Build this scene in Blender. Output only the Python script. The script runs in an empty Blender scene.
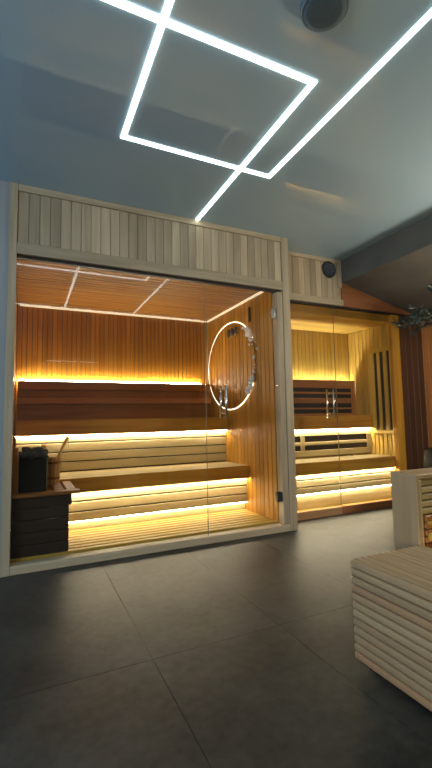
import bpy, bmesh, math, random
from mathutils import Vector, Matrix, Quaternion

random.seed(7)
scene = bpy.context.scene
COL = scene.collection

# ------------------------------------------------------------------ camera
cam_data = bpy.data.cameras.new('camera')
cam_data.sensor_fit = 'HORIZONTAL'
cam_data.sensor_width = 36.0
cam_data.lens = 408.195 * 36.0 / 432.0
cam_data.clip_start = 0.02
cam = bpy.data.objects.new('camera', cam_data)
COL.objects.link(cam)
R_ = Vector((0.90652867, -0.42171903, -0.01894294))
U_ = Vector((-0.01898577, -0.08555744, 0.99615233))
F_ = Vector((0.4217171, 0.902681, 0.08556694))
cam.matrix_world = Matrix(((R_.x, U_.x, -F_.x, 0.073), (R_.y, U_.y, -F_.y, -2.9316),
                           (R_.z, U_.z, -F_.z, 0.9455), (0, 0, 0, 1)))
scene.camera = cam

# ------------------------------------------------------------------ world, exposure
world = bpy.data.worlds.new('dusk_world')
scene.world = world
world.use_nodes = True
bg = world.node_tree.nodes['Background']
bg.inputs[0].default_value = (0.10, 0.22, 0.42, 1)
bg.inputs[1].default_value = 0.6
scene.view_settings.view_transform = 'Standard'
scene.view_settings.look = 'None'
scene.view_settings.gamma = 1.0
scene.view_settings.exposure = 0.0
scene.view_settings.use_curve_mapping = False
scene.cycles.max_bounces = 10
scene.cycles.transparent_max_bounces = 16
scene.cycles.caustics_reflective = False
scene.cycles.caustics_refractive = False
scene.cycles.sample_clamp_indirect = 4.0

def area_light(name, loc, rot, sx, sy, energy, color):
    l = bpy.data.lights.new(name, 'AREA')
    l.shape = 'RECTANGLE'; l.size = sx; l.size_y = sy
    l.energy = energy; l.color = color
    o = bpy.data.objects.new(name, l)
    o.location = loc; o.rotation_euler = rot
    COL.objects.link(o)
    return o

# dusk daylight entering through the window in the left wall
area_light('window_light', (-2.93, -2.1, 1.45), (0, -math.pi / 2, 0), 1.7, 2.6, 42.0, (0.03, 0.42, 1.0))
area_light('window_light', (-2.93, -5.2, 1.45), (0, -math.pi / 2, 0), 1.7, 2.6, 128.0, (1.0, 0.94, 0.74))  # neutral fill added for front-facing surfaces, set at an added unseen window

LED_CEIL = 5.5     # emission of the ceiling light lines
LED_S1 = 118.0       # emission of the strips in the large sauna
LED_S2 = 138.0       # emission of the strips in the small sauna

# ------------------------------------------------------------------ materials
MATS = {}
def new_mat(name):
    m = bpy.data.materials.new(name)
    m.use_nodes = True
    nt = m.node_tree
    for n in list(nt.nodes):
        if n.type not in ('BSDF_PRINCIPLED', 'OUTPUT_MATERIAL'):
            nt.nodes.remove(n)
    return m, nt, nt.nodes['Principled BSDF']

def plain(name, col, rough=0.5, metal=0.0, noise=0.0, nscale=8.0, spec=0.5, bump=0.0):
    if name in MATS: return MATS[name]
    m, nt, b = new_mat(name)
    b.inputs['Base Color'].default_value = (*col, 1)
    b.inputs['Roughness'].default_value = rough
    b.inputs['Metallic'].default_value = metal
    b.inputs['Specular IOR Level'].default_value = spec
    if noise > 0 or bump > 0:
        tc = nt.nodes.new('ShaderNodeTexCoord')
        nz = nt.nodes.new('ShaderNodeTexNoise')
        nz.inputs['Scale'].default_value = nscale
        nz.inputs['Detail'].default_value = 6
        nt.links.new(tc.outputs['Object'], nz.inputs['Vector'])
        if noise > 0:
            r = nt.nodes.new('ShaderNodeValToRGB')
            r.color_ramp.elements[0].position = 0.3
            r.color_ramp.elements[1].position = 0.7
            r.color_ramp.elements[0].color = (*[c * (1 - noise) for c in col], 1)
            r.color_ramp.elements[1].color = (*[min(1, c * (1 + noise)) for c in col], 1)
            nt.links.new(nz.outputs['Fac'], r.inputs['Fac'])
            nt.links.new(r.outputs['Color'], b.inputs['Base Color'])
        if bump > 0:
            bp = nt.nodes.new('ShaderNodeBump')
            bp.inputs['Strength'].default_value = bump
            bp.inputs['Distance'].default_value = 0.01
            nt.links.new(nz.outputs['Fac'], bp.inputs['Height'])
            nt.links.new(bp.outputs['Normal'], b.inputs['Normal'])
    MATS[name] = m
    return m

WOODS = {   # colour of grain valleys, colour of the board, roughness, board to board variation
    'spruce': ((0.36, 0.28, 0.175), (0.52, 0.42, 0.28), 0.55, 0.5),
    'aspen':  ((0.37, 0.275, 0.115), (0.49, 0.385, 0.19), 0.5, 0.2),
    'cedar':  ((0.32, 0.132, 0.010), (0.48, 0.228, 0.023), 0.5, 0.30),
    'hemlock': ((0.48, 0.285, 0.04), (0.62, 0.40, 0.08), 0.5, 0.2),
    'thermo': ((0.21, 0.072, 0.012), (0.30, 0.11, 0.02), 0.5, 0.22),
    'dark':   ((0.022, 0.010, 0.006), (0.040, 0.019, 0.011), 0.6, 0.2),
    'brown':  ((0.22, 0.08, 0.03), (0.32, 0.125, 0.048), 0.5, 0.2),
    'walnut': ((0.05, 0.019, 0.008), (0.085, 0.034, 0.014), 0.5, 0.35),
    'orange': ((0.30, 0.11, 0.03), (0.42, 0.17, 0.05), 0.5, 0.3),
    'ash':    ((0.39, 0.25, 0.13), (0.49, 0.335, 0.18), 0.5, 0.12),
    'ashred': ((0.39, 0.21, 0.105), (0.48, 0.285, 0.145), 0.5, 0.1),
    'bucketwood': ((0.42, 0.20, 0.05), (0.55, 0.29, 0.08), 0.5, 0.1),
}
def wood(kind, axis):
    key = 'wood_%s_%s' % (kind, axis)
    if key in MATS: return MATS[key]
    c1, c2, rough, var = WOODS[kind]
    m, nt, b = new_mat(key)
    N, L = nt.nodes, nt.links
    tc = N.new('ShaderNodeTexCoord'); mp = N.new('ShaderNodeMapping')
    sc = [22.0, 22.0, 22.0]; sc['xyz'.index(axis)] = 1.3
    mp.inputs['Scale'].default_value = sc
    oi = N.new('ShaderNodeObjectInfo')
    mul = N.new('ShaderNodeMath'); mul.operation = 'MULTIPLY'; mul.inputs[1].default_value = 60.0
    nz = N.new('ShaderNodeTexNoise'); nz.noise_dimensions = '4D'
    nz.inputs['Scale'].default_value = 1.0; nz.inputs['Detail'].default_value = 5
    nz.inputs['Distortion'].default_value = 0.6
    rp = N.new('ShaderNodeValToRGB')
    rp.color_ramp.elements[0].position = 0.28; rp.color_ramp.elements[1].position = 0.62
    rp.color_ramp.elements[0].color = (*c1, 1); rp.color_ramp.elements[1].color = (*c2, 1)
    mr = N.new('ShaderNodeMapRange')
    mr.inputs['To Min'].default_value = 1 - var / 2; mr.inputs['To Max'].default_value = 1 + var / 2
    hs = N.new('ShaderNodeHueSaturation')
    L.new(tc.outputs['Object'], mp.inputs['Vector']); L.new(mp.outputs['Vector'], nz.inputs['Vector'])
    L.new(oi.outputs['Random'], mul.inputs[0]); L.new(mul.outputs[0], nz.inputs['W'])
    L.new(nz.outputs['Fac'], rp.inputs['Fac']); L.new(rp.outputs['Color'], hs.inputs['Color'])
    L.new(oi.outputs['Random'], mr.inputs['Value']); L.new(mr.outputs['Result'], hs.inputs['Value'])
    L.new(hs.outputs['Color'], b.inputs['Base Color'])
    b.inputs['Roughness'].default_value = rough
    b.inputs['Specular IOR Level'].default_value = 0.35
    bp = N.new('ShaderNodeBump'); bp.inputs['Strength'].default_value = 0.15; bp.inputs['Distance'].default_value = 0.002
    L.new(nz.outputs['Fac'], bp.inputs['Height']); L.new(bp.outputs['Normal'], b.inputs['Normal'])
    MATS[key] = m
    return m

def emit(name, col, strength):
    if name in MATS: return MATS[name]
    m, nt, b = new_mat(name)
    b.inputs['Base Color'].default_value = (0.8, 0.8, 0.8, 1)
    b.inputs['Emission Color'].default_value = (*col, 1)
    b.inputs['Emission Strength'].default_value = strength
    MATS[name] = m
    return m

def glass():
    if 'clear_glass' in MATS: return MATS['clear_glass']
    m = bpy.data.materials.new('clear_glass'); m.use_nodes = True
    nt = m.node_tree; nt.nodes.clear(); N, L = nt.nodes, nt.links
    out = N.new('ShaderNodeOutputMaterial'); mix = N.new('ShaderNodeMixShader')
    tr = N.new('ShaderNodeBsdfTransparent'); tr.inputs[0].default_value = (0.965, 0.975, 0.965, 1)
    gl = N.new('ShaderNodeBsdfGlossy'); gl.inputs['Roughness'].default_value = 0.0
    lw = N.new('ShaderNodeLayerWeight'); lw.inputs['Blend'].default_value = 0.5
    pw = N.new('ShaderNodeMath'); pw.operation = 'POWER'; pw.inputs[1].default_value = 5.0
    ma = N.new('ShaderNodeMath'); ma.operation = 'MULTIPLY_ADD'
    ma.inputs[1].default_value = 0.957; ma.inputs[2].default_value = 0.043
    L.new(lw.outputs['Facing'], pw.inputs[0]); L.new(pw.outputs[0], ma.inputs[0])
    L.new(ma.outputs[0], mix.inputs[0]); L.new(tr.outputs[0], mix.inputs[1]); L.new(gl.outputs[0], mix.inputs[2])
    L.new(mix.outputs[0], out.inputs[0])
    MATS['clear_glass'] = m
    return m

def floor_mat():
    m, nt, b = new_mat('concrete_tile'); N, L = nt.nodes, nt.links
    ge = N.new('ShaderNodeNewGeometry')
    n1 = N.new('ShaderNodeTexNoise'); n1.inputs['Scale'].default_value = 2.2; n1.inputs['Detail'].default_value = 8; n1.inputs['Roughness'].default_value = 0.65
    n2 = N.new('ShaderNodeTexNoise'); n2.inputs['Scale'].default_value = 26.0; n2.inputs['Detail'].default_value = 6
    mx = N.new('ShaderNodeMix'); mx.data_type = 'FLOAT'; mx.inputs[0].default_value = 0.3
    rp = N.new('ShaderNodeValToRGB')
    rp.color_ramp.elements[0].position = 0.36; rp.color_ramp.elements[1].position = 0.64
    rp.color_ramp.elements[0].color = (0.018, 0.0178, 0.0152, 1); rp.color_ramp.elements[1].color = (0.072, 0.070, 0.059, 1)
    L.new(ge.outputs['Position'], n1.inputs['Vector']); L.new(ge.outputs['Position'], n2.inputs['Vector'])
    L.new(n1.outputs['Fac'], mx.inputs[2]); L.new(n2.outputs['Fac'], mx.inputs[3])
    L.new(mx.outputs[0], rp.inputs['Fac']); L.new(rp.outputs['Color'], b.inputs['Base Color'])
    r2 = N.new('ShaderNodeMapRange'); r2.inputs['To Min'].default_value = 0.38; r2.inputs['To Max'].default_value = 0.56
    L.new(mx.outputs[0], r2.inputs['Value']); L.new(r2.outputs['Result'], b.inputs['Roughness'])
    b.inputs['Specular IOR Level'].default_value = 0.34
    return m
M_FLOOR = floor_mat()
M_GROUT = plain('grout', (0.040, 0.039, 0.034), 0.6)
M_CEIL = plain('gloss_stretch_ceiling', (0.41, 0.57, 0.64), 0.03, spec=0.65)
M_WALL = plain('grey_paint', (0.36, 0.37, 0.36), 0.7, noise=0.06, nscale=3)
M_DARKWALL = plain('dark_grey_plaster', (0.125, 0.116, 0.096), 0.8, noise=0.18, nscale=2.5)
M_CHROME = plain('chrome', (0.78, 0.78, 0.77), 0.18, 1.0)
M_STEEL = plain('dark_steel', (0.12, 0.11, 0.10), 0.35, 0.8)
M_BLACK = plain('black_metal', (0.008, 0.007, 0.006), 0.75, spec=0.2)
M_VENT = plain('vent_plastic', (0.02, 0.021, 0.023), 0.5)
M_SPK = plain('speaker_grille', (0.05, 0.095, 0.12), 0.6, noise=0.15, nscale=120)
M_SPKRIM = plain('speaker_rim', (0.10, 0.14, 0.17), 0.4)
M_STONE = plain('heater_stone', (0.022, 0.017, 0.014), 0.9, noise=0.4, nscale=20)
M_SLOT = plain('heater_element', (0.022, 0.012, 0.010), 0.5)
M_GASKET = plain('bronze_channel', (0.02, 0.012, 0.008), 0.5)
M_SEAL = plain('glass_seal', (0.25, 0.19, 0.11), 0.4)
M_CRYSTAL = plain('white_crystal', (0.90, 0.88, 0.82), 0.3, noise=0.1, nscale=30)
M_POT = plain('charcoal_pot', (0.006, 0.007, 0.0075), 0.6, spec=0.3)
M_SOIL = plain('soil', (0.03, 0.02, 0.013), 0.9)
M_BARK = plain('bark', (0.10, 0.07, 0.045), 0.85, noise=0.3, nscale=25)
M_LEAF = plain('olive_leaf', (0.03, 0.048, 0.036), 0.55, noise=0.25, nscale=9)
M_LEDC = emit('ceiling_led', (0.90, 1.0, 0.98), LED_CEIL)
M_LED1 = emit('sauna_led_warm', (1.0, 0.87, 0.62), LED_S1)
M_RING = emit('disc_ring_led', (1.0, 0.90, 0.70), 4.5)
M_LEDF = emit('floor_level_led', (1.0, 0.87, 0.62), 36.0)
M_LED1W = emit('sauna_led_edge', (1.0, 0.80, 0.48), 0.75)
M_LED2 = emit('infrared_cabin_led', (1.0, 0.88, 0.64), LED_S2)
M_LED2B = emit('infrared_backrest_led', (1.0, 0.93, 0.78), LED_S2 * 1.5)
M_LEDL = emit('lounger_led', (1.0, 0.70, 0.38), 4.0)
M_LAMP = emit('lamp_globe', (1.0, 0.88, 0.72), 82.0)
M_GLASS = glass()

# ------------------------------------------------------------------ helpers
WL = {}       # world location of every object made
def link(o, parent, loc):
    COL.objects.link(o)
    loc = Vector(loc)
    WL[o.name] = loc
    if parent is not None:
        o.parent = parent
        o.location = loc - WL[parent.name]
    else:
        o.location = loc
    return o

def tag(o, label=None, cat=None, group=None, kind=None):
    if label: o['label'] = label
    if cat: o['category'] = cat
    if group: o['group'] = group
    if kind: o['kind'] = kind
    return o

def empty(name, loc, label, cat, group=None):
    o = bpy.data.objects.new(name, None)
    o.empty_display_size = 0.1
    link(o, None, loc)
    return tag(o, label, cat, group)

BOXES = {}
def box_mesh(dx, dy, dz, bevel, mat):
    key = (round(dx, 5), round(dy, 5), round(dz, 5), bevel, mat.name)
    if key in BOXES: return BOXES[key]
    bm = bmesh.new()
    bmesh.ops.create_cube(bm, size=1.0)
    bmesh.ops.scale(bm, vec=(dx, dy, dz), verts=bm.verts)
    if bevel > 0:
        bmesh.ops.bevel(bm, geom=list(bm.edges), offset=min(bevel, 0.45 * min(dx, dy, dz)), segments=1, affect='EDGES')
    me = bpy.data.meshes.new('box')
    bm.to_mesh(me); bm.free()
    me.materials.append(mat)
    BOXES[key] = me
    return me

def box(name, x0, x1, y0, y1, z0, z1, mat, parent=None, bevel=0.0):
    me = box_mesh(x1 - x0, y1 - y0, z1 - z0, bevel, mat)
    o = bpy.data.objects.new(name, me)
    return link(o, parent, ((x0 + x1) / 2, (y0 + y1) / 2, (z0 + z1) / 2))

def mesh_obj(name, bm, mat, parent=None, loc=(0, 0, 0), smooth=False):
    me = bpy.data.meshes.new(name)
    bmesh.ops.recalc_face_normals(bm, faces=bm.faces)
    bm.to_mesh(me); bm.free()
    if smooth:
        for p in me.polygons: p.use_smooth = True
    me.materials.append(mat)
    o = bpy.data.objects.new(name, me)
    return link(o, parent, loc)

def bm_box(bm, x0, x1, y0, y1, z0, z1):
    r = bmesh.ops.create_cube(bm, size=1.0)
    bmesh.ops.scale(bm, vec=(x1 - x0, y1 - y0, z1 - z0), verts=r['verts'])
    bmesh.ops.translate(bm, vec=((x0 + x1) / 2, (y0 + y1) / 2, (z0 + z1) / 2), verts=r['verts'])

def bm_prism(bm, pts, axis, a, b):
    """pts: outline in the two other axes; extruded along axis from a to b"""
    def mk(p, t):
        if axis == 'x': return (t, p[0], p[1])
        if axis == 'y': return (p[0], t, p[1])
        return (p[0], p[1], t)
    va = [bm.verts.new(mk(p, a)) for p in pts]; vb = [bm.verts.new(mk(p, b)) for p in pts]
    bm.faces.new(va); bm.faces.new(vb[::-1])
    n = len(pts)
    for i in range(n):
        bm.faces.new((va[i], vb[i], vb[(i + 1) % n], va[(i + 1) % n]))

def bm_tube(bm, path, rad, seg=10, cap=True):
    rings = []
    path = [Vector(p) for p in path]
    if not hasattr(rad, '__len__'): rad = [rad] * len(path)
    prev = None
    for i, p in enumerate(path):
        t = (path[min(i + 1, len(path) - 1)] - path[max(i - 1, 0)]).normalized()
        if prev is None:
            a = t.orthogonal().normalized()
        else:
            a = (prev - t * prev.dot(t)).normalized()
        prev = a
        b = t.cross(a)
        rings.append([bm.verts.new(p + (a * math.cos(2 * math.pi * k / seg) + b * math.sin(2 * math.pi * k / seg)) * rad[i]) for k in range(seg)])
    for i in range(len(rings) - 1):
        for k in range(seg):
            bm.faces.new((rings[i][k], rings[i][(k + 1) % seg], rings[i + 1][(k + 1) % seg], rings[i + 1][k]))
    if cap:
        bm.faces.new(rings[0][::-1]); bm.faces.new(rings[-1])

def bm_lathe(bm, prof, seg=32, close=False):
    """prof: (r, z) list, around z"""
    rings = []
    for r, z in prof:
        if r < 1e-6:
            rings.append([bm.verts.new((0, 0, z))])
        else:
            rings.append([bm.verts.new((r * math.cos(2 * math.pi * k / seg), r * math.sin(2 * math.pi * k / seg), z)) for k in range(seg)])
    for i in range(len(rings) - 1):
        A, B = rings[i], rings[i + 1]
        for k in range(seg):
            k2 = (k + 1) % seg
            if len(A) == 1 and len(B) == 1: continue
            if len(A) == 1: bm.faces.new((A[0], B[k], B[k2]))
            elif len(B) == 1: bm.faces.new((A[k], A[k2], B[0]))
            else: bm.faces.new((A[k], A[k2], B[k2], B[k]))

def planks(n, axis, a0, a1, parent, mat, name='plank', gap=0.003, bevel=0.003, **kw):
    """n boards side by side along axis between a0 and a1; kw gives the other extents"""
    w = (a1 - a0) / n
    out = []
    for i in range(n):
        lo, hi = a0 + i * w + gap / 2, a0 + (i + 1) * w - gap / 2
        e = dict(kw); e[axis + '0'] = lo; e[axis + '1'] = hi
        out.append(box(name, e['x0'], e['x1'], e['y0'], e['y1'], e['z0'], e['z1'], mat, parent, bevel))
    return out

H = 2.55
# ------------------------------------------------------------------ the room
floor = box('floor', -3.0, 5.0, -9.5, 1.7, -0.10, -0.004, M_GROUT)
tag(floor, 'large concrete-look floor tiles of the dim spa room', kind='structure')
xs = [0.55 + 0.595 * i for i in range(-6, 8)]
ys = [-1.27 + 1.195 * j for j in range(-7, 3)]
for i in range(len(xs)):
    for j in range(len(ys)):
        x0 = max(-2.999, xs[i] + 0.0009); x1 = min(4.999, xs[i] + 0.595 - 0.0009)
        y0 = max(-9.499, ys[j] + 0.0009); y1 = min(0.30, ys[j] + 1.195 - 0.0009)
        if x1 - x0 > 0.02 and y1 - y0 > 0.02:
            box('floor_tile', x0, x1, y0, y1, -0.004, 0.0, M_FLOOR, floor)

ceil = box('ceiling', -3.0, 3.0, -9.5, 1.7, H, H + 0.12, M_CEIL)
tag(ceil, 'glossy grey stretch ceiling crossed by white light lines', kind='structure')

w = box('wall_front', -3.0, -0.052, 0.0, 0.12, 0, H, M_WALL)
tag(w, 'pale grey wall beside the large sauna', kind='structure')
w = box('wall_back', -3.0, 5.0, -9.62, -9.5, 0, H, M_WALL)
tag(w, 'grey wall behind the camera', kind='structure')
w = box('wall_right', 5.0, 5.12, -9.5, 0.4, 0, H, M_DARKWALL)
tag(w, 'dark grey wall at the right side', kind='structure')

bm = bmesh.new()
bm_box(bm, -3.12, -3.0, -9.5, -6.5, 0, H); bm_box(bm, -3.12, -3.0, -3.9, -3.4, 0, H); bm_box(bm, -3.12, -3.0, -6.5, -3.9, 0, 0.6); bm_box(bm, -3.12, -3.0, -6.5, -3.9, 2.3, H); bm_box(bm, -3.12, -3.0, -0.8, 1.7, 0, H)
bm_box(bm, -3.12, -3.0, -3.4, -0.8, 0, 0.6); bm_box(bm, -3.12, -3.0, -3.4, -0.8, 2.3, H)
w = mesh_obj('wall_left', bm, M_WALL)
tag(w, 'grey wall at the left with a wide window', kind='structure')
for wn, (ya, yb) in enumerate(((-3.4, -0.8), (-6.5, -3.9))):
    bm = bmesh.new()
    ym = (ya + yb) / 2
    bm_box(bm, -3.08, -3.0, ya, yb, 0.6, 0.66); bm_box(bm, -3.08, -3.0, ya, yb, 2.24, 2.3)
    bm_box(bm, -3.08, -3.0, ya, ya + 0.06, 0.66, 2.24); bm_box(bm, -3.08, -3.0, yb - 0.06, yb, 0.66, 2.24)
    bm_box(bm, -3.08, -3.0, ym - 0.03, ym + 0.03, 0.66, 2.24)
    win = mesh_obj('window_%d' % (wn + 1), bm, M_WALL)
    tag(win, ['wide window in the left wall letting in blue dusk light', 'added wide window in the left wall behind the camera'][wn], kind='structure')
    box('pane', -3.05, -3.042, ya + 0.06, ym - 0.03, 0.66, 2.24, M_GLASS, win)
    box('pane', -3.05, -3.042, ym + 0.03, yb - 0.06, 0.66, 2.24, M_GLASS, win)

# dark bulkhead and the sloping soffit over the right side
SOF = lambda x: 2.312 - 0.2356 * (x - 3.0)
bm = bmesh.new()
bm_prism(bm, [(3.0, H), (3.0, SOF(3.0)), (5.0, SOF(5.0)), (5.0, H)], 'y', -9.5, 0.228)
w = mesh_obj('ceiling_slope', bm, M_DARKWALL)
tag(w, 'dark grey bulkhead with a sloping underside above the small sauna', kind='structure')

# dark plank wall right of the small sauna
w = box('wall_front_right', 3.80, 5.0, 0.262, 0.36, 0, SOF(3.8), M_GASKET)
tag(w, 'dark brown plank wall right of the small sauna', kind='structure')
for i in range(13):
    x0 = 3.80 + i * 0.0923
    mm = wood('walnut', 'z') if i < 4 else wood('orange', 'z')  # warm lamp light on the right-hand boards is put into their colour
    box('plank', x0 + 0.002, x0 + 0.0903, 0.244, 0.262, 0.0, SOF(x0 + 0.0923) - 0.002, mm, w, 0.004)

# ------------------------------------------------------------------ ceiling light lines
XB, XD, XE, YA, YC = 0.5451, 1.2972, 1.5148, -1.4823, -0.7441
HW = 0.0135
def led_run(parent, x0, x1, y0, y1, dz=0.0):
    box('diffuser', x0, x1, y0, y1, H - 0.006 - dz, H - 0.0005, M_LEDC, parent)
t = empty('ceiling_light_line', (XD, YA, H), 'white L-shaped light line on the ceiling ending at the large sauna header', 'ceiling light')
led_run(t, -1.3, XD + HW, YA - HW, YA + HW, 0.0012)
led_run(t, XD - HW, XD + HW, YA + HW, -0.016, 0.0012)
t = empty('ceiling_light_line', (XB, YC, H), 'white angular light line on the ceiling running off the right edge of the picture', 'ceiling light')
led_run(t, XB - HW, XB + HW, -3.0, YC - HW)
led_run(t, XB - HW, XE + HW, YC - HW, YC + HW)
led_run(t, XE - HW, XE + HW, -3.0, YC - HW)
led_run(t, -0.6, 2.6, -3.0 - 2 * HW, -3.0, 0.0)
t = empty('ceiling_light_line', (1.17, -8.4, H), 'short straight white light line on the ceiling far behind the camera', 'ceiling light')
led_run(t, 0.53, 1.82, -8.4 - HW, -8.4 + HW)

# unseen standing lamp, added for the warm light from the right
FLX, FLY = 3.38, -1.75
t = empty('added_floor_lamp', (FLX, FLY, 0), 'added standing lamp with a warm white globe, out of view right of the slatted lounger', 'added floor lamp')
bm = bmesh.new(); bm_lathe(bm, [(0, 0), (0.15, 0), (0.15, 0.015), (0.03, 0.03), (0.012, 0.05), (0.012, 1.40), (0.05, 1.41), (0.05, 1.44), (0, 1.44)], 28)
mesh_obj('stand', bm, M_BLACK, t, (FLX, FLY, 0), True)
bm = bmesh.new(); bmesh.ops.create_uvsphere(bm, u_segments=24, v_segments=14, radius=0.15)
mesh_obj('globe', bm, M_LAMP, t, (FLX, FLY, 1.58), True)

# round ceiling speaker
t = empty('ceiling_speaker', (1.095, -1.806, H), 'round dark grey speaker fixed to the glossy ceiling', 'speaker')
bm = bmesh.new(); bm_lathe(bm, [(0.0, 0.0), (0.092, 0.0), (0.096, -0.012), (0.090, -0.036), (0.083, -0.04), (0.083, -0.03), (0, -0.03)], 40)
mesh_obj('rim', bm, M_SPKRIM, t, (1.095, -1.806, H), True)
bm = bmesh.new(); bm_lathe(bm, [(0.083, -0.032), (0.083, -0.041), (0.06, -0.045), (0.0, -0.047)], 40)
mesh_obj('grille', bm, M_SPK, t, (1.095, -1.806, H), True)

# ------------------------------------------------------------------ large sauna: cabin
ZH, ZC, D, XW = 2.066, 2.118, 1.49, 2.04
s1 = empty('sauna_cabin', (1.05, 0.0, 0.0), 'large sauna cabin with pale plank header and full glass front', 'sauna')
box('post', -0.052, 0.0, -0.012, 0.07, 0, H, wood('spruce', 'z'), s1, 0.003)
box('post', 2.102, 2.176, -0.012, 0.30, 0, H, wood('spruce', 'z'), s1, 0.003)
box('jamb', 2.045, 2.102, -0.002, 0.078, 0.055, ZH - 0.02, wood('spruce', 'z'), s1, 0.003)
hd = box('header', 0.0, 2.102, 0.014, 0.06, ZH, H, wood('spruce', 'x'), s1)
planks(31, 'x', 0.002, 2.100, hd, wood('spruce', 'z'), y0=0.0, y1=0.014, z0=2.147, z1=2.502, gap=0.0025, bevel=0.003)
box('header_beam', 0.0, 2.102, -0.010, 0.05, ZH, 2.145, wood('spruce', 'x'), s1, 0.003)
box('header_trim', 0.0, 2.102, -0.008, 0.014, 2.504, H, wood('spruce', 'x'), s1, 0.003)
box('glazing_channel', 0.0, 2.045, 0.014, 0.044, ZH - 0.020, ZH, M_GASKET, s1)
box('threshold', 0.0, 2.102, -0.010, 0.075, 0, 0.055, wood('spruce', 'x'), s1, 0.004)

bw = box('back_wall', -0.03, 2.055, D + 0.012, D + 0.05, 0, ZC + 0.05, M_GASKET, s1)
planks(44, 'x', -0.02, XW, bw, wood('cedar', 'z'), y0=D, y1=D + 0.012, z0=0.05, z1=ZC, gap=0.0045, bevel=0.003)
rw = box('side_wall', XW + 0.012, XW + 0.06, 0.078, D + 0.012, 0, ZC + 0.05, M_GASKET, s1)
planks(20, 'y', 0.080, D, rw, wood('cedar', 'z'), x0=XW, x1=XW + 0.012, z0=0.05, z1=ZC, gap=0.0065, bevel=0.003)
lw_ = box('side_wall', -0.06, -0.034, 0.12, D + 0.012, 0, ZC + 0.05, M_GASKET, s1)
planks(20, 'y', 0.080, D, lw_, wood('cedar', 'z'), x0=-0.034, x1=-0.022, z0=0.05, z1=ZC, gap=0.004, bevel=0.004)
cl = box('cabin_ceiling', -0.03, 2.055, 0.062, D + 0.012, ZC + 0.012, ZC + 0.05, M_GASKET, s1)
planks(24, 'y', 0.062, D, cl, wood('cedar', 'x'), x0=-0.02, x1=XW, z0=ZC, z1=ZC + 0.012, gap=0.017, bevel=0.003)
fl = box('cabin_floor', -0.03, 2.045, 0.076, D, 0, 0.03, wood('dark', 'x'), s1)
planks(8, 'y', 0.08, 0.652, fl, wood('hemlock', 'x'), name='floor_slat', x0=0.0, x1=XW - 0.004, z0=0.045, z1=0.07, gap=0.024, bevel=0.004)
# slim corner mouldings
box('corner_trim', XW - 0.016, XW, D - 0.016, D, 1.37, ZC - 0.02, wood('aspen', 'z'), s1, 0.004)

fp = box('glass_panel', 0.0, 1.364, 0.025, 0.033, 0.055, ZH - 0.012, M_GLASS, s1)
tag(fp, 'fixed clear glass panel')
box('glass_seal', 1.3650, 1.3680, 0.024, 0.034, 0.055, ZH - 0.012, M_SEAL, s1)
gd = box('glass_door', 1.369, 2.041, 0.025, 0.033, 0.060, ZH - 0.014, M_GLASS, s1)
tag(gd, 'clear glass door')

def handle(parent, x, yglass, z0, z1, spread=0.045):
    for nm, y in (('handle', yglass - spread), ('handle', yglass + 0.008 + spread)):
        bm = bmesh.new()
        bm_tube(bm, [(0, 0, z0), (0, 0, z1)], 0.0105, 12)
        s = 1 if y < yglass else -1
        for z in (z0 + 0.045, z1 - 0.045):
            bm_tube(bm, [(0, 0, z), (0, s * spread, z)], 0.008, 8)
        mesh_obj(nm, bm, M_CHROME, parent, (x, y, 0), True)
handle(gd, 1.520, 0.025, 0.945, 1.212)
for z, mm in ((1.853, M_CHROME), (0.285, M_STEEL)):
    bm = bmesh.new()
    bm_box(bm, -0.028, 0.020, -0.010, 0.0, -0.040, 0.040)
    bm_box(bm, -0.028, 0.020, 0.008, 0.016, -0.040, 0.040)
    bm_box(bm, 0.006, 0.022, -0.014, 0.018, -0.034, 0.034)
    mesh_obj('hinge', bm, mm, gd, (2.022, 0.025, z))

def led(name, x0, x1, y0, y1, z0, z1, mat, label, group, prof=None):
    o = box(name, x0, x1, y0, y1, z0, z1, mat)
    tag(o, label, 'light strip', group)
    return o

# ------------------------------------------------------------------ large sauna: benches
G1 = 'light strips of the large sauna'
ub = ub1 = empty('sauna_bench', (1.0, 1.0, 0.07), 'upper bench of the large sauna with long dark brown backrest', 'bench', 'benches of the large sauna')
planks(4, 'y', 1.012, 1.40, ub, wood('aspen', 'x'), name='seat_board', x0=0.0, x1=XW - 0.002, z0=0.935, z1=0.963, gap=0.01, bevel=0.005)
box('front_board', 0.0, XW - 0.002, 0.985, 1.010, 0.825, 0.965, wood('cedar', 'x'), ub, 0.004)
rs = box('riser', 0.0, XW - 0.002, 1.052, 1.075, 0.495, 0.93, M_GASKET, ub)
planks(5, 'z', 0.50, 0.93, rs, wood('aspen', 'x'), name='riser_board', x0=0.0, x1=XW - 0.003, y0=1.036, y1=1.052, gap=0.009, bevel=0.004)
lb = empty('sauna_bench', (1.0, 0.56, 0.07), 'lower bench of the large sauna behind the stove', 'bench', 'benches of the large sauna')
planks(5, 'y', 0.572, 1.034, lb, wood('aspen', 'x'), name='seat_board', x0=0.0, x1=XW - 0.002, z0=0.465, z1=0.493, gap=0.008, bevel=0.006)
box('front_board', 0.0, XW - 0.002, 0.545, 0.570, 0.378, 0.495, wood('cedar', 'x'), lb, 0.005)
rs = box('riser', 0.0, XW - 0.002, 0.622, 0.636, 0.145, 0.46, M_GASKET, lb)
box('kickboard', 0.0, XW - 0.003, 0.654, 0.668, 0.05, 0.46, wood('aspen', 'x'), lb)
planks(4, 'z', 0.140, 0.46, rs, wood('aspen', 'x'), name='riser_board', x0=0.0, x1=XW - 0.003, y0=0.606, y1=0.622, gap=0.009, bevel=0.004)

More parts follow.
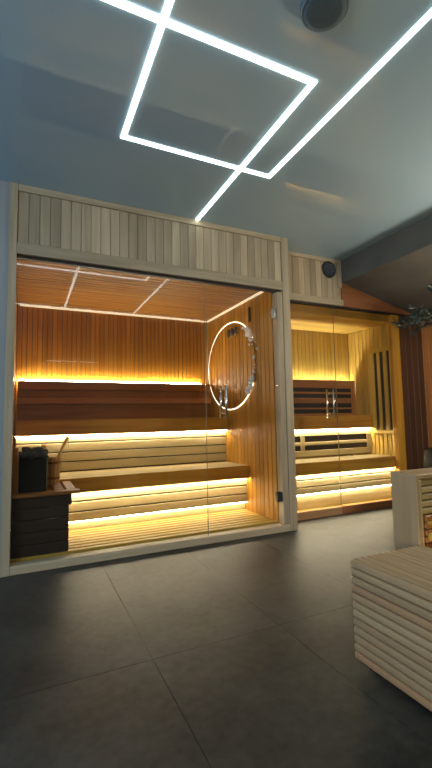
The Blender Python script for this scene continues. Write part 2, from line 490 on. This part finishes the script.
led('led_strip', 0.0, XW - 0.006, 1.012, 1.020, 0.822, 0.834, M_LED1, 'glowing light strip under the upper bench of the large sauna', G1)
led('led_strip', 0.0, XW - 0.006, 0.572, 0.580, 0.376, 0.388, M_LED1, 'glowing light strip under the lower bench of the large sauna', G1)
led('led_strip', 0.0, XW - 0.006, 0.624, 0.634, 0.133, 0.143, M_LEDF, 'glowing light strip at floor level in the large sauna', G1)
led('led_strip', 0.0, XW - 0.12, 1.451, 1.461, 1.346, 1.364, M_LED1, 'glowing light strip behind the backrest of the large sauna', G1)
led('led_strip', 0.0, XW - 0.020, D - 0.014, D, ZC - 0.014, ZC, M_LED1W, 'faint light strip along the rear ceiling edge of the large sauna', G1)
led('led_strip', XW - 0.016, XW, 0.10, D - 0.02, ZC - 0.016, ZC, M_LED1W, 'light strip along the ceiling above the round wall disc', G1)

br = box('backrest', 0.0, XW - 0.004, 1.436, 1.448, 0.965, 1.345, wood('thermo', 'x'), ub1)
tag(br, 'long dark brown backrest')
box('board', 0.0, XW - 0.004, 1.412, 1.436, 1.265, 1.352, wood('thermo', 'x'), br, 0.005)
box('board', 0.0, XW - 0.004, 1.404, 1.436, 1.125, 1.185, wood('orange', 'x'), br, 0.005)
for x in (0.10, 0.55, 1.0, 1.45, 1.9):
    box('support', x - 0.025, x + 0.025, 1.424, 1.436, 1.185, 1.265, wood('thermo', 'z'), br)

# ------------------------------------------------------------------ round backlit disc on the side wall
DC = (0.905, 1.502); DA, DB = 0.540, 0.452
disc = empty('wall_disc', (XW, DC[0], DC[1] - DB), 'round backlit disc of vertical boards on the sauna side wall', 'wall decor')
nb = 14
for i in range(nb):
    ya = -DA + 2 * DA * i / nb + 0.004; yb = -DA + 2 * DA * (i + 1) / nb - 0.004
    pts_t, pts_b = [], []
    for k in range(7):
        y = ya + (yb - ya) * k / 6
        h = DB * math.sqrt(max(0.0, 1 - (y / DA) ** 2))
        pts_t.append((DC[0] + y, DC[1] + h)); pts_b.append((DC[0] + y, DC[1] - h))
    ol = pts_b + pts_t[::-1]
    cl_ = []
    for p in ol:
        if not cl_ or (Vector(p) - Vector(cl_[-1])).length > 1e-4: cl_.append(p)
    bm = bmesh.new(); bm_prism(bm, cl_, 'x', -0.008, 0.0)
    mesh_obj('board', bm, wood('cedar', 'z'), disc, (XW - 0.006, 0, 0))
bm = bmesh.new()
seg = 64
def ring_pts(s): return [(DC[0] + DA * s * math.cos(2 * math.pi * k / seg), DC[1] + DB * s * math.sin(2 * math.pi * k / seg)) for k in range(seg)]
bm_prism(bm, ring_pts(0.96), 'x', 0.0, 0.006)
mesh_obj('spacer', bm, M_GASKET, disc, (XW - 0.006, 0, 0))
bm = bmesh.new()
def rim(a, s_): return (0, DC[0] + DA * s_ * math.cos(a), DC[1] + DB * s_ * math.sin(a))
bm_tube(bm, [rim(math.radians(-152 + 304 * k / 60), 1.018) for k in range(61)], 0.004, 6)
mesh_obj('light_ring', bm, M_RING, disc, (XW - 0.008, 0, 0))

# white crystals clustered on the front rim of the disc
def crystal_mesh(r):
    bm = bmesh.new()
    bmesh.ops.create_icosphere(bm, subdivisions=1, radius=r)
    for v in bm.verts: v.co *= random.uniform(0.65, 1.3)
    bmesh.ops.recalc_face_normals(bm, faces=bm.faces)
    me = bpy.data.meshes.new('crystal'); bm.to_mesh(me); bm.free()
    me.materials.append(M_CRYSTAL)
    return me
cms = [crystal_mesh(r) for r in (0.009, 0.013, 0.018, 0.022)]
cr = tag(bpy.data.objects.new('crystal_garland', None), 'white crystals clustered along the front rim of the round disc', 'wall decor')
link(cr, None, (XW - 0.055, 0.48, 1.35))
for k in range(95):
    u = random.random()
    if u < 0.42: ang = random.gauss(math.radians(33), math.radians(6)); big = True
    elif u < 0.80: ang = random.gauss(math.radians(-30), math.radians(6.5)); big = True
    else: ang = random.uniform(math.radians(-30), math.radians(34)); big = False
    ang = math.pi - ang
    s = random.gauss(1.03, 0.035) if big else random.gauss(1.04, 0.06)
    y = DC[0] + DA * s * math.cos(ang); z = DC[1] + DB * s * math.sin(ang)
    me = random.choice(cms[1:]) if big else random.choice(cms[:2])
    o = bpy.data.objects.new('crystal', me)
    link(o, cr, (XW - 0.028 - random.uniform(0.0, 0.018), y, z))
    o.rotation_euler = (random.uniform(0, 6), random.uniform(0, 6), random.uniform(0, 6))

# three dials on an oval plaque, top of the disc
gx, gy, gz = XW - 0.014, 0.80, 1.845
gg = empty('sauna_gauge', (gx, gy, gz - 0.06), 'oval wooden plaque with three dark dials on the round disc', 'gauge')
bm = bmesh.new()
bm_prism(bm, [(gy + 0.14 * math.cos(a), gz - 0.004 + 0.058 * math.sin(a)) for a in [2 * math.pi * k / 32 for k in range(32)]], 'x', -0.012, 0.0)
mesh_obj('plaque', bm, wood('cedar', 'y'), gg, (gx, 0, 0))
for dy in (-0.082, 0.0, 0.082):
    bm = bmesh.new(); bm_lathe(bm, [(0, 0.012), (0.028, 0.012), (0.033, 0.006), (0.033, -0.002), (0, -0.002)], 20)
    bmesh.ops.rotate(bm, verts=bm.verts, cent=(0, 0, 0), matrix=Matrix.Rotation(-math.pi / 2, 3, 'Y'))
    bmesh.ops.scale(bm, vec=(1, 1, 1.35), verts=bm.verts)
    mesh_obj('dial', bm, M_STEEL, gg, (gx - 0.012, gy + dy, gz), True)

# narrow thermometer above the disc rim
th = empty('wall_thermometer', (XW, 0.47, 1.90), 'narrow dark thermometer on the side wall above the crystals', 'thermometer')
box('back_plate', XW - 0.010, XW, 0.452, 0.488, 1.88, 2.03, wood('dark', 'z'), th, 0.003)
box('tube', XW - 0.014, XW - 0.010, 0.466, 0.474, 1.90, 2.01, M_STEEL, th)

# ------------------------------------------------------------------ stove with guard, bucket, ladle
gu = empty('stove_guard', (0.19, 0.35, 0.07), 'dark brown slatted wooden guard around the sauna stove', 'stove guard')
GY0, GY1, GX0, GX1 = 0.088, 0.52, 0.002, 0.355
nz_ = 5
for k in range(nz_):
    z0 = 0.072 + k * 0.0772; z1 = z0 + 0.074
    ex = 0.018 if k == nz_ - 1 else 0.0
    box('board', GX0, GX1 + ex, GY0, GY0 + 0.022, z0, z1, wood('dark', 'x'), gu, 0.004)
    box('board', GX1 - 0.022, GX1, GY0 + 0.024, GY1, z0, z1, wood('dark', 'y'), gu, 0.004)
box('corner_post', GX0 + 0.004, GX0 + 0.034, GY0 + 0.022, GY0 + 0.05, 0.07, 0.78, wood('thermo', 'z'), gu, 0.003)
box('corner_post', GX1 - 0.052, GX1 - 0.022, GY0 + 0.022, GY0 + 0.05, 0.07, 0.455, wood('dark', 'z'), gu, 0.003)
box('corner_post', GX1 - 0.052, GX1 - 0.022, GY1 - 0.03, GY1, 0.07, 0.455, wood('dark', 'z'), gu, 0.003)
box('top_board', 0.002, 0.425, GY0 - 0.045, GY0 + 0.035, 0.458, 0.480, wood('thermo', 'x'), gu, 0.004)
box('top_board', 0.262, 0.325, GY0 + 0.04, GY1 + 0.02, 0.458, 0.480, wood('thermo', 'y'), gu, 0.004)
box('top_board', 0.340, 0.405, GY0 + 0.04, GY1 + 0.02, 0.458, 0.480, wood('thermo', 'y'), gu, 0.004)

st = empty('sauna_stove', (0.13, 0.30, 0.07), 'black sauna stove heaped with dark stones', 'stove')
box('body', 0.036, 0.212, 0.185, 0.40, 0.075, 0.700, M_BLACK, st, 0.008)
box('edge_strip', 0.212, 0.220, 0.182, 0.196, 0.49, 0.725, M_CHROME, st, 0.002)
def stone_mesh(r):
    bm = bmesh.new(); bmesh.ops.create_icosphere(bm, subdivisions=2, radius=r)
    ph = [random.uniform(0, 6) for _ in range(3)]
    for v in bm.verts:
        d = v.co.normalized()
        v.co *= 0.85 + 0.2 * math.sin(3 * d.x + ph[0]) * math.cos(2 * d.y + ph[1]) + 0.12 * math.sin(4 * d.z + ph[2])
    bmesh.ops.recalc_face_normals(bm, faces=bm.faces)
    me = bpy.data.meshes.new('stone'); bm.to_mesh(me); bm.free(); me.materials.append(M_STONE)
    return me
sms = [stone_mesh(r) for r in (0.022, 0.027, 0.031)]
for iy in range(6):
    for ix in range(5):
        o = bpy.data.objects.new('stone', random.choice(sms))
        link(o, st, (0.048 + ix * 0.038 + random.uniform(-.006, .006), 0.20 + iy * 0.036 + random.uniform(-.006, .006), 0.708 + random.uniform(0, 0.016)))
        o.rotation_euler = (random.uniform(0, 6), random.uniform(0, 6), random.uniform(0, 6))
for k in range(7):
    o = bpy.data.objects.new('stone', random.choice(sms))
    link(o, st, (0.07 + random.uniform(0, 0.10), 0.21 + random.uniform(0, 0.15), 0.738 + random.uniform(0, 0.012)))

bkx, bky, bkz = 0.272, 0.47, 0.481
bk = empty('water_bucket', (bkx, bky, bkz), 'small wooden sauna bucket on the guard beside the stove', 'bucket')
for k in range(14):
    a0 = 2 * math.pi * k / 14 + 0.02; a1 = 2 * math.pi * (k + 1) / 14 - 0.02
    bm = bmesh.new()
    vs = []
    for z, ro in ((0, 0.046), (0.195, 0.056)):
        for a in (a0, a1):
            for r in (ro - 0.010, ro):
                vs.append(bm.verts.new((r * math.cos(a), r * math.sin(a), z)))
    q = lambda *i: bm.faces.new([vs[j] for j in i])
    q(0, 1, 3, 2); q(4, 6, 7, 5); q(1, 5, 7, 3); q(0, 2, 6, 4); q(0, 4, 5, 1); q(2, 3, 7, 6)
    mesh_obj('stave', bm, wood('bucketwood', 'z'), bk, (bkx, bky, bkz))
for z in (0.035, 0.15):
    r = 0.0463 + 0.010 * z / 0.195
    bm = bmesh.new(); bm_lathe(bm, [(r, z), (r + 0.002, z), (r + 0.0035, z + 0.018), (r + 0.001, z + 0.018)], 28)
    mesh_obj('hoop', bm, wood('thermo', 'x'), bk, (bkx, bky, bkz), True)
bm = bmesh.new(); bm_lathe(bm, [(0, 0.004), (0.037, 0.004), (0.037, 0.012), (0, 0.012)], 24)
mesh_obj('bottom', bm, wood('bucketwood', 'x'), bk, (bkx, bky, bkz))
# bucket grip: two taller ears with a stick, seen as a short upright
box('ear', bkx - 0.080, bkx - 0.057, bky - 0.018, bky + 0.018, bkz + 0.06, bkz + 0.275, wood('bucketwood', 'z'), bk, 0.005)
box('ear_knob', bkx - 0.088, bkx - 0.048, bky - 0.022, bky + 0.022, bkz + 0.262, bkz + 0.298, wood('bucketwood', 'x'), bk, 0.008)

ld = empty('sauna_ladle', (bkx, bky, bkz + 0.02), 'wooden ladle leaning out of the sauna bucket', 'ladle')
bm = bmesh.new(); bm_tube(bm, [(0.0, 0, 0.05), (0.035, 0, 0.20), (0.078, 0.0, 0.29), (0.106, 0.0, 0.345)], [0.009, 0.010, 0.011, 0.013], 10)
mesh_obj('shaft', bm, wood('bucketwood', 'z'), ld, (bkx, bky, bkz), True)
bm = bmesh.new(); bm_lathe(bm, [(0, 0.016), (0.022, 0.022), (0.028, 0.05), (0.026, 0.05), (0.022, 0.026), (0, 0.022)], 18)
mesh_obj('bowl', bm, wood('bucketwood', 'z'), ld, (bkx - 0.004, bky, bkz), True)
bm = bmesh.new(); bm_tube(bm, [(0.107, 0, 0.340), (0.110, 0, 0.30), (0.108, 0, 0.262)], 0.002, 5)
mesh_obj('cord', bm, M_STEEL, ld, (bkx, bky, bkz))

# ------------------------------------------------------------------ small infrared sauna
Y2, XR, YB2, ZC2 = 0.232, 3.725, 0.955, 1.975
s2 = empty('sauna_cabin', (2.95, Y2, 0.0), 'small recessed infrared sauna cabin with round vent in its header', 'sauna')
hd = box('header', 2.178, 2.998, Y2 + 0.012, Y2 + 0.06, 2.07, H, wood('spruce', 'x'), s2)
planks(11, 'x', 2.180, 2.952, hd, wood('spruce', 'z'), y0=Y2, y1=Y2 + 0.012, z0=2.142, z1=2.512, gap=0.0025, bevel=0.003)
box('header_trim', 2.178, 2.998, Y2 - 0.010, Y2 + 0.012, 2.514, H, wood('spruce', 'x'), s2, 0.003)
box('header_beam', 2.178, 3.010, Y2 - 0.008, Y2 + 0.012, 2.075, 2.140, wood('spruce', 'x'), s2, 0.003)
box('header_trim', 2.954, 2.996, Y2 - 0.010, Y2 + 0.012, 2.262, 2.513, wood('spruce', 'z'), s2, 0.003)
bm = bmesh.new()
bm_prism(bm, [(3.000, 2.262), (3.000, 2.142), (3.012, 2.142), (3.012, 2.072), (3.93, 2.072), (3.93, SOF(3.93)), (3.0, SOF(3.0))], 'y', 0.0, 0.03)
fs = mesh_obj('fascia', bm, wood('brown', 'x'), s2, (0, Y2, 0))
bm = bmesh.new()
bm_prism(bm, [(3.0, SOF(3.0) - 0.014), (4.6, SOF(4.6) - 0.014), (4.6, SOF(4.6)), (3.0, SOF(3.0))], 'y', 0.0, 0.012)
mesh_obj('edge_trim', bm, wood('orange', 'x'), s2, (0, Y2 - 0.012, 0))
box('glazing_channel', 2.178, 3.90, Y2 + 0.004, Y2 + 0.034, 2.050, 2.071, M_GASKET, s2)
box('lintel', 2.178, XR, Y2 + 0.04, Y2 + 0.06, ZC2, 2.071, wood('cedar', 'x'), s2)
box('post', 3.685, 3.795, Y2 + 0.0, Y2 + 0.055, 0.0, 2.05, wood('cedar', 'z'), s2, 0.004)
box('threshold', 2.178, 2.885, Y2, Y2 + 0.035, 0, 0.075, wood('ashred', 'x'), s2, 0.004)
box('threshold', 2.885, 3.685, Y2, Y2 + 0.035, 0, 0.075, wood('brown', 'x'), s2, 0.004)
bw = box('back_wall', 2.178, XR + 0.03, YB2 + 0.012, YB2 + 0.05, 0, 2.05, M_GASKET, s2)
planks(26, 'x', 2.30, XR, bw, wood('hemlock', 'z'), y0=YB2, y1=YB2 + 0.012, z0=0.05, z1=ZC2, gap=0.003, bevel=0.003)
rw = box('side_wall', XR + 0.012, XR + 0.06, Y2 + 0.056, YB2 + 0.012, 0, 2.05, M_GASKET, s2)
planks(11, 'y', Y2 + 0.06, YB2, rw, wood('hemlock', 'z'), x0=XR, x1=XR + 0.012, z0=0.05, z1=ZC2, gap=0.006, bevel=0.003)
lw_ = box('side_wall', 2.19, 2.25, Y2 + 0.07, YB2 + 0.012, 0, 2.05, M_GASKET, s2)
planks(11, 'y', Y2 + 0.06, YB2, lw_, wood('hemlock', 'z'), x0=2.25, x1=2.262, z0=0.05, z1=ZC2, gap=0.003, bevel=0.003)
cl = box('cabin_ceiling', 2.25, XR + 0.012, Y2 + 0.06, YB2 + 0.012, ZC2 + 0.012, ZC2 + 0.05, M_GASKET, s2)
planks(10, 'y', Y2 + 0.06, YB2, cl, wood('hemlock', 'x'), x0=2.262, x1=XR, z0=ZC2, z1=ZC2 + 0.012, gap=0.003, bevel=0.003)
box('cabin_floor', 2.262, XR, Y2 + 0.036, YB2, 0, 0.05, wood('hemlock', 'x'), s2)
GLY = Y2 + 0.014
box('glass_seal', 2.8830, 2.8860, GLY - 0.001, GLY + 0.009, 0.078, 2.055, M_SEAL, s2)
gd2 = box('glass_door', 2.20, 2.882, GLY, GLY + 0.008, 0.078, 2.055, M_GLASS, s2)
tag(gd2, 'clear glass door')
gp2 = box('glass_panel', 2.887, 3.684, GLY, GLY + 0.008, 0.078, 2.055, M_GLASS, s2)
tag(gp2, 'fixed clear glass panel')
handle(gd2, 2.805, GLY, 0.934, 1.222)

G2 = 'light strips of the small sauna'
ub = ub2 = empty('sauna_bench', (2.95, 0.61, 0.05), 'upper bench of the small sauna with slotted heater backrest', 'bench', 'benches of the small sauna')
planks(3, 'y', 0.628, 0.86, ub, wood('aspen', 'x'), name='seat_board', x0=2.264, x1=XR - 0.002, z0=0.93, z1=0.956, gap=0.008, bevel=0.005)
box('front_board', 2.264, XR - 0.002, 0.600, 0.626, 0.812, 0.958, wood('cedar', 'x'), ub, 0.004)
rp_ = box('riser', 2.264, XR - 0.002, 0.672, 0.69, 0.52, 0.928, M_SLOT, ub)
for z0, z1 in ((0.745, 0.925), (0.645, 0.680), (0.525, 0.590)):
    box('riser_board', 2.264, XR - 0.003, 0.650, 0.672, z0, z1, wood('aspen', 'x'), rp_, 0.004)
for x0, x1 in ((2.72, 2.775), (3.655, XR - 0.003)):
    box('riser_post', x0, x1, 0.646, 0.650, 0.59, 0.745, wood('aspen', 'z'), rp_)
lb = empty('sauna_bench', (2.95, 0.31, 0.05), 'lower bench of the small sauna close to its glass', 'bench', 'benches of the small sauna')
planks(4, 'y', 0.325, 0.648, lb, wood('aspen', 'x'), name='seat_board', x0=2.264, x1=XR - 0.002, z0=0.482, z1=0.508, gap=0.008, bevel=0.005)
box('front_board', 2.264, XR - 0.002, 0.298, 0.322, 0.392, 0.510, wood('cedar', 'x'), lb, 0.004)
rs = box('riser', 2.264, XR - 0.002, 0.366, 0.378, 0.205, 0.478, M_GASKET, lb)
box('kickboard', 2.264, XR - 0.003, 0.396, 0.41, 0.05, 0.478, wood('aspen', 'x'), lb)
planks(4, 'z', 0.200, 0.478, rs, wood('aspen', 'x'), name='riser_board', x0=2.264, x1=XR - 0.003, y0=0.350, y1=0.366, gap=0.009, bevel=0.004)
led('led_strip', 2.264, XR - 0.006, 0.628, 0.636, 0.810, 0.822, M_LED2, 'glowing light strip under the upper bench of the small sauna', G2)
led('led_strip', 2.264, XR - 0.006, 0.325, 0.333, 0.390, 0.402, M_LED2, 'glowing light strip under the lower bench of the small sauna', G2)
led('led_strip', 2.264, XR - 0.006, 0.366, 0.376, 0.192, 0.203, M_LEDF, 'glowing light strip at floor level in the small sauna', G2)
led('led_strip', 2.264, XR - 0.02, 0.918, 0.930, 1.312, 1.324, M_LED2B, 'glowing light strip behind the slotted backrest of the small sauna', G2)

ir = box('backrest', 2.30, XR - 0.02, 0.886, 0.896, 0.965, 1.37, M_SLOT, ub2)
tag(ir, 'brown backrest with four dark horizontal heater slots')
for z0, z1 in ((1.285, 1.380), (1.216, 1.238), (1.107, 1.168), (1.036, 1.055), (0.960, 0.988)):
    box('board', 2.30, XR - 0.02, 0.866, 0.886, z0, z1, wood('orange', 'x'), ir, 0.003)
box('end_board', 3.655, XR - 0.006, 0.862, 0.866, 0.960, 1.380, wood('orange', 'z'), ir)

# framed vertical heater on the small sauna's side wall
hp = empty('infrared_heater', (XR, 0.44, 0.77), 'pale wooden frame with three dark vertical heater slots on the side wall', 'heater')
box('backing', XR - 0.008, XR, 0.300, 0.585, 0.785, 1.715, M_SLOT, hp)
for y0, y1 in ((0.535, 0.588), (0.450, 0.487), (0.346, 0.397), (0.287, 0.308)):
    box('stile', XR - 0.026, XR - 0.008, y0, y1, 0.785, 1.67, wood('hemlock', 'z'), hp, 0.003)
box('rail', XR - 0.028, XR - 0.008, 0.285, 0.590, 1.668, 1.722, wood('hemlock', 'y'), hp, 0.003)
box('rail', XR - 0.028, XR - 0.008, 0.285, 0.590, 0.745, 0.790, wood('hemlock', 'y'), hp, 0.003)

# round vent grille in the small sauna's header
vt = empty('round_vent', (2.838, Y2, 2.36), 'round black vent grille in the pale header of the small sauna', 'vent')
vc = (2.838, Y2 - 0.001, 2.437)
RX = Matrix.Rotation(math.pi / 2, 3, 'X')
bm = bmesh.new(); bm_lathe(bm, [(0, 0.001), (0.070, 0.001), (0.070, 0.016), (0.078, 0.018), (0.086, 0.010), (0.088, 0.0), (0, 0.0)], 36)
bmesh.ops.rotate(bm, verts=bm.verts, cent=(0, 0, 0), matrix=RX)
mesh_obj('rim', bm, M_VENT, vt, vc, True)
for k in range(7):
    z = -0.054 + k * 0.018; hw = math.sqrt(0.070 ** 2 - z * z)
    box('slat', vc[0] - hw, vc[0] + hw, vc[1] - 0.014, vc[1] - 0.008, vc[2] + z - 0.003, vc[2] + z + 0.003, M_SPKRIM, vt)

# ------------------------------------------------------------------ slatted lounger in the right foreground
LX0, LX1, LY0, LY1, LZ = 1.238, 1.61, -2.75, -1.652, 0.388
lo = empty('wooden_lounger', (1.9, -2.1, 0.0), 'pale slatted wooden lounger with broad slatted arm in the right foreground', 'lounger')
def slat(name, y0, y1, x, z, w, t, ang, mat, parent):
    """a rounded slat running along y, w wide, t thick, turned by ang about y"""
    L = y1 - y0
    key = ('slat', round(w, 4), round(t, 4), round(L, 4), mat.name)
    if key not in BOXES:
        bm = bmesh.new(); pts = []
        r = t * 0.42
        for cx_, cz_, a0 in ((w / 2 - r, t / 2 - r, 0), (-w / 2 + r, t / 2 - r, 90), (-w / 2 + r, -t / 2 + r, 180), (w / 2 - r, -t / 2 + r, 270)):
            for k in range(4):
                a = math.radians(a0 + 30 * k); pts.append((cx_ + r * math.cos(a), cz_ + r * math.sin(a)))
        bm_prism(bm, pts, 'y', -L / 2, L / 2)
        bmesh.ops.recalc_face_normals(bm, faces=bm.faces)
        me = bpy.data.meshes.new('slat'); bm.to_mesh(me); bm.free(); me.materials.append(mat)
        BOXES[key] = me
    o = bpy.data.objects.new(name, BOXES[key])
    link(o, parent, (x, (y0 + y1) / 2, z)); o.rotation_euler = (0, ang, 0)
    return o
box('arm_core', LX0 + 0.012, LX1 - 0.012, LY0 + 0.01, LY1 - 0.006, 0.022, LZ - 0.012, wood('dark', 'y'), lo)
ns = 12
ph = (LZ - 0.018) / ns
for k in range(ns):
    z = 0.018 + ph * (k + 0.5)
    mm = wood('ashred', 'y') if k in (0, 8) else wood('ash', 'y')
    slat('side_slat', LY0, LY1, LX0 + 0.011, z, ph - 0.0025, 0.022, math.pi / 2, mm, lo)
nt_ = 11
pw_ = (LX1 - LX0 - 0.024) / nt_
for k in range(nt_):
    slat('top_slat', LY0, LY1, LX0 + 0.024 + pw_ * (k + 0.5), LZ - 0.010, pw_ - 0.0015, 0.020, 0, wood('ash', 'y'), lo)
box('arm_edge', LX1, LX1 + 0.018, LY0, LY1, 0.30, LZ + 0.001, wood('aspen', 'y'), lo, 0.003)
# tall block behind the arm, its slatted face towards the seat
BX0, BX1, BY0, BY1, BZ = 1.642, 2.75, -1.640, -1.500, 0.682
box('end_panel', BX0, BX0 + 0.022, BY0, BY1, 0.0, BZ, wood('ash', 'z'), lo, 0.003)
box('end_panel', BX1 - 0.022, BX1, BY0, BY1, 0.0, BZ, wood('ash', 'z'), lo, 0.003)
box('back_panel', BX0 + 0.022, BX1 - 0.022, BY1 - 0.02, BY1, 0.0, BZ, wood('ash', 'x'), lo, 0.003)
box('top_rail', BX0 + 0.022, BX1 - 0.022, BY0, BY1 - 0.02, BZ - 0.022, BZ, wood('ash', 'x'), lo, 0.003)
box('front_core', BX0 + 0.022, BX1 - 0.022, BY0 + 0.03, BY0 + 0.045, 0.0, BZ - 0.022, wood('dark', 'x'), lo)
for k in range(19):
    z1 = BZ - 0.026 - k * 0.031
    xs_ = BX0 + 0.032 + (0.0 if k < 5 else 0.012)
    box('back_slat', xs_, BX1 - 0.030, BY0 + 0.004 - (0.0 if k < 5 else 0.008), BY0 + 0.028, z1 - 0.0265, z1, wood('aspen' if k < 5 else 'orange', 'x'), lo, 0.005)
box('stile', BX0 + 0.022, BX0 + 0.031, BY0 - 0.002, BY0 + 0.006, 0.0, BZ - 0.024, wood('aspen', 'z'), lo, 0.002)
# curved seat slats sweeping from the back towards the camera
for k in range(9):
    a = math.radians(8 + k * 10)
    yy = BY0 + 0.02 - 0.30 * (1 - math.cos(a)) - 0.01; zz = 0.50 - 0.30 * math.sin(a)
    o = box('seat_slat', BX0 + 0.055, BX1 - 0.055, -0.017 , 0.017, -0.011, 0.011, wood('hemlock', 'x'), lo, 0.005)
    o.location = Vector(((BX0 + BX1) / 2, yy, zz)) - WL[lo.name]
    o.rotation_euler = (-(math.pi / 2 - a) , 0, 0)
for k in range(22):
    y1 = BY0 - 0.31 - k * 0.036
    box('seat_slat', LX1 + 0.03, BX1 - 0.055, y1 - 0.031, y1, 0.190, 0.212, wood('hemlock', 'x'), lo, 0.005)
box('seat_rail', LX1 + 0.03, LX1 + 0.07, LY0, BY0 - 0.01, 0.0, 0.188, wood('ash', 'y'), lo)
box('seat_rail', BX1 - 0.10, BX1 - 0.06, LY0, BY0 - 0.01, 0.0, 0.188, wood('ash', 'y'), lo)
box('light_strip', LX1 + 0.020, LX1 + 0.028, LY0 + 0.05, LY1, 0.372, 0.380, M_LEDL, lo)

# ------------------------------------------------------------------ potted olive tree behind the lounger
px_, py_ = 3.40, -0.62
pt = empty('potted_tree', (px_, py_, 0), 'slender olive tree in a round charcoal pot at the right edge', 'plant')
bm = bmesh.new()
bm_lathe(bm, [(0, 0.0), (0.15, 0.0), (0.165, 0.02), (0.25, 0.30), (0.27, 0.48), (0.25, 0.63), (0.225, 0.655), (0.205, 0.64), (0.21, 0.57), (0, 0.57)], 40)
mesh_obj('pot', bm, M_POT, pt, (px_, py_, 0), True)
bm = bmesh.new(); bm_lathe(bm, [(0.0, 0.60), (0.08, 0.603), (0.208, 0.59), (0.208, 0.575), (0, 0.575)], 30)
mesh_obj('soil', bm, M_SOIL, pt, (px_, py_, 0), True)
bm = bmesh.new()
bm_tube(bm, [(0, 0, 0.52), (0.012, 0.01, 0.85), (-0.01, 0.0, 1.15), (0.008, -0.01, 1.90)], [0.022, 0.019, 0.016, 0.013], 10)
mesh_obj('trunk', bm, M_BARK, pt, (px_, py_, 0), True)
rnd = random.Random(11)
leaf = bmesh.new()
for b_ in range(20):
    az = b_ * 2.4 + rnd.uniform(-0.3, 0.3); el = rnd.uniform(0.05, 0.35) if math.cos(az) > 0.2 else rnd.uniform(0.1, 0.55)
    d = Vector((math.cos(az) * math.cos(el), math.sin(az) * math.cos(el), math.sin(el)))
    p0 = Vector((0, 0, rnd.uniform(1.72, 1.90))); Lb = rnd.uniform(0.34, 0.50)
    path = []
    for k in range(6):
        t_ = k / 5
        path.append(p0 + d * Lb * t_ + Vector((0, 0, -0.10 * t_ * t_)) + Vector((rnd.uniform(-.012, .012), rnd.uniform(-.012, .012), 0)))
    bm = bmesh.new(); bm_tube(bm, path, [0.008 - 0.001 * k for k in range(6)], 6)
    mesh_obj('branch', bm, M_BARK, pt, (px_, py_, 0), True)
    for k in range(34):
        t_ = rnd.uniform(0.25, 1.0) * 5; i0 = min(4, int(t_))
        p = path[i0].lerp(path[i0 + 1], t_ - i0)
        dirv = (d * rnd.uniform(0.1, 0.9) + Vector((rnd.uniform(-1, 1), rnd.uniform(-1, 1), rnd.uniform(-.8, .8)))).normalized()
        sd = dirv.cross(Vector((rnd.uniform(-1, 1), rnd.uniform(-1, 1), rnd.uniform(-1, 1)))).normalized()
        up = dirv.cross(sd)
        ll = rnd.uniform(0.045, 0.075); lw2 = ll * 0.16
        v = [leaf.verts.new(p), leaf.verts.new(p + dirv * ll * .45 + sd * lw2 + up * 0.003), leaf.verts.new(p + dirv * ll),
             leaf.verts.new(p + dirv * ll * .45 - sd * lw2 + up * 0.003), leaf.verts.new(p + dirv * ll * 0.45 - up * 0.003)]
        for q4 in ((0, 1, 4), (1, 2, 4), (2, 3, 4), (3, 0, 4)): leaf.faces.new([v[j] for j in q4])
lf = mesh_obj('foliage', leaf, M_LEAF, pt, (px_, py_, 0))
lf['kind'] = 'stuff'

bpy.context.view_layer.update()
